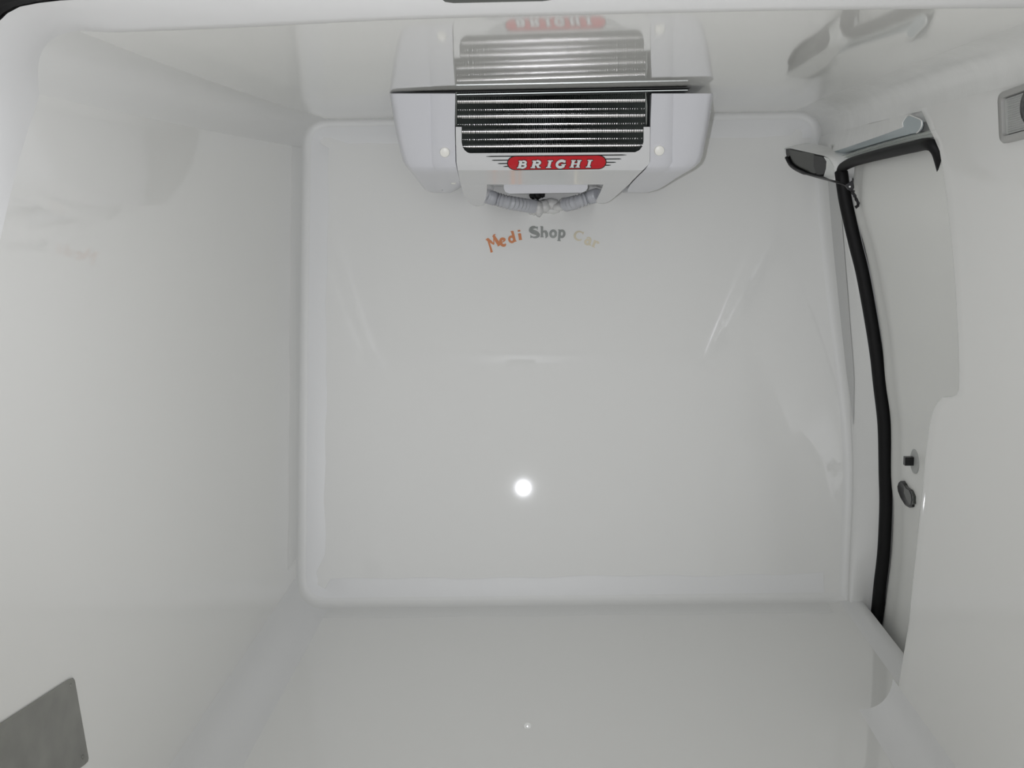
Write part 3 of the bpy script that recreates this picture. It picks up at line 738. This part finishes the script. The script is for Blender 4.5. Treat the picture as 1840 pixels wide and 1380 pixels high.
# words on the bulkhead, set on an arc
words = empty('wall_lettering', Pb(978, 440), 'arched metallic film lettering of three words on the bulkhead', 'lettering')
def gl2(ch):
    if ch == 'M': return [([(.02, -.22), (.10, .1), (.24, .93)], [.16, .13, .10]), ([(.20, .90), (.36, .6), (.50, .28)], [.20, .17, .08]), ([(.50, .28), (.66, .62), (.86, .96)], [.06, .07, .10]), ([(.80, .96), (.84, .45), (.90, .0)], [.16, .21, .23]), ([(.72, .03), (1.05, .03)], .07), ([(.06, .92), (.3, .94)], .07), ([(.78, .97), (1.0, .97)], .07)]
    if ch == 'e': return [(arc(.46, .30, .36, .27, 10, 320, 16), [.10]+[.26]*14+[.18, .08]), ([(.12, .30), (.80, .37)], .10)]
    if ch == 'd': return [(arc(.40, .28, .32, .25, 20, 340, 16), .20), ([(.74, .98), (.74, .03)], .22), ([(.50, .97), (.80, .97)], .07), ([(.7, .03), (.98, .03)], .07)]
    if ch == 'i': return [([(.5, .60), (.5, .0)], .46), ([(.1, .60), (.7, .60)], .07), ([(.1, .03), (.95, .03)], .07), ([(.5, .78), (.5, .94)], .40)]
    if ch == 'S': return [([(.82, .99), (.80, .70)], [.12, .03]), (arc(.48, .74, .34, .22, 35, 200, 10) + [(.35, .56), (.62, .44)] + arc(.50, .23, .36, .21, 50, -160, 12), [.08, .12, .16, .20, .22, .24, .24, .25, .26, .28, .30, .34, .32, .30]+[.26]*4+[.22, .18, .16, .14, .12, .10, .10, .08]), ([(.12, .30), (.12, .0)], [.03, .12])]
    if ch == 'h': return [([(.22, 1.08), (.22, .0)], .20), ([(.02, 1.06), (.3, 1.06)], .07), ([(.02, .03), (.42, .03)], .07), ([(.26, .44), (.45, .58), (.66, .56), (.78, .36), (.80, .12), (.66, -.10)], [.08, .16, .22, .24, .22, .05])]
    if ch == 'o': return [(arc(.5, .29, .36, .27, 0, 360, 20), .22)]
    if ch == 'p': return [([(.24, .62), (.24, -.34)], .20), ([(.02, .60), (.3, .60)], .07), ([(.02, -.32), (.46, -.32)], .07), (arc(.52, .29, .30, .27, 140, -140, 16), .20)]
    if ch == 'C': return [(arc(.54, .50, .42, .46, 42, 318, 18), [.06, .10, .12, .13, .14, .15, .17, .18, .2, .2, .2, .2, .18, .16, .15, .13, .12, .10, .06]), ([(.86, 1.0), (.86, .68)], [.10, .03])]
    if ch == 'a': return [(arc(.40, .20, .28, .18, 60, 330, 12), .20), ([(.16, .50), (.36, .60), (.60, .56), (.70, .40), (.70, .06)], [.12, .10, .16, .22, .22]), ([(.66, .03), (1.0, .05)], .09)]
    if ch == 'r': return [([(.28, .60), (.28, .0)], .22), ([(.05, .60), (.36, .60)], .07), ([(.05, .03), (.60, .03)], .07), ([(.30, .40), (.52, .58), (.72, .56), (.82, .46)], [.08, .14, .20, .26])]
def put2(ch, u, v, wd, ht, ang, m_):     # u,v: left end of the baseline
    mb = MB(); ca, sa = math.cos(math.radians(ang)), math.sin(math.radians(ang))
    for ks, (pts, wf) in enumerate(gl2(ch)):
        q = []
        for x, y in pts:
            X, Y = x*wd, y*ht; q.append((u + X*ca - Y*sa*1.0, v - X*sa - Y*ca))
        k = min(wd, ht*.8)*1.55
        wl_ = [a*k for a in wf] if isinstance(wf, list) else wf*k
        if isinstance(wl_, list) and len(wl_) != len(q): wl_ = [wl_[min(len(wl_)-1, int(i*len(wl_)/len(q)))] for i in range(len(q))]
        stroke(mb, q, wl_, lambda a, b, e=.0008+.00012*ks: Pb(a, b, e))
    return mb.build('letter', m_, words, smooth=False)
for ch, u, v, wd, ht, ang in (('M', 881, 449.5, 21, 22, 27), ('e', 901, 443.5, 12.5, 23, 20), ('d', 915.5, 436.8, 13.5, 20, 14), ('i', 931.5, 431.8, 7.5, 19.5, 9)):
    put2(ch, u, v, wd, ht, ang, M_cop)
for ch, u, v, wd, ht, ang in (('S', 952, 427.6, 18, 19.5, 4), ('h', 970.5, 426.2, 15, 18, 0), ('o', 987, 426.0, 13.5, 21, -2), ('p', 1001.5, 425.5, 14.5, 21, -5)):
    put2(ch, u, v, wd, ht, ang, M_silv)
for ch, u, v, wd, ht, ang in (('C', 1029, 430.0, 19, 17, -12), ('a', 1049, 437.5, 13.5, 22, -18), ('r', 1062, 442.5, 12.5, 20, -22)):
    put2(ch, u, v, wd, ht, ang, M_gold)

# ------------------------------------------------------------------ body shell and the yard outside
bx = MB()
bx.grid([[Vector((.92, d, z)) for z in (-.35, HC+.12)] for d in (1.12, 3.3)])
bx.grid([[Vector((-.92, d, z)) for z in (-.35, HC+.12)] for d in (1.12, 3.3)])
bx.grid([[Vector((x, d, HC+.12)) for x in (-.92, .92)] for d in (1.12, 3.3)])
bx.grid([[Vector((x, d, -.35)) for x in (-.92, .92)] for d in (1.12, 3.3)])
bx.grid([[Vector((x, 3.3, z)) for x in (-.92, .92)] for z in (-.35, HC+.12)])
# rear face around the opening
bx.grid([[Vector((.67, 1.12, z)), Vector((.92, 1.12, z))] for z in (-.35, HC+.12)])
bx.grid([[Vector((-.675, 1.12, z)), Vector((-.92, 1.12, z))] for z in (-.35, HC+.12)])
bx.grid([[Vector((x, 1.12, HC+.055)), Vector((x, 1.12, HC+.12))] for x in (-.675, .67)])
bx.grid([[Vector((x, 1.05, -.002)), Vector((x, 1.12, -.35))] for x in (-.92, .92)])
struct(bx.build('trim_9', M_body, smooth=False), 'white van body around the load space')
struct(MB().grid([[Vector((x, y, -.62)) for x in (-30, 30)] for y in (-30, 30)]).build('ground', M_ground, smooth=False), 'unseen pale ground outside')
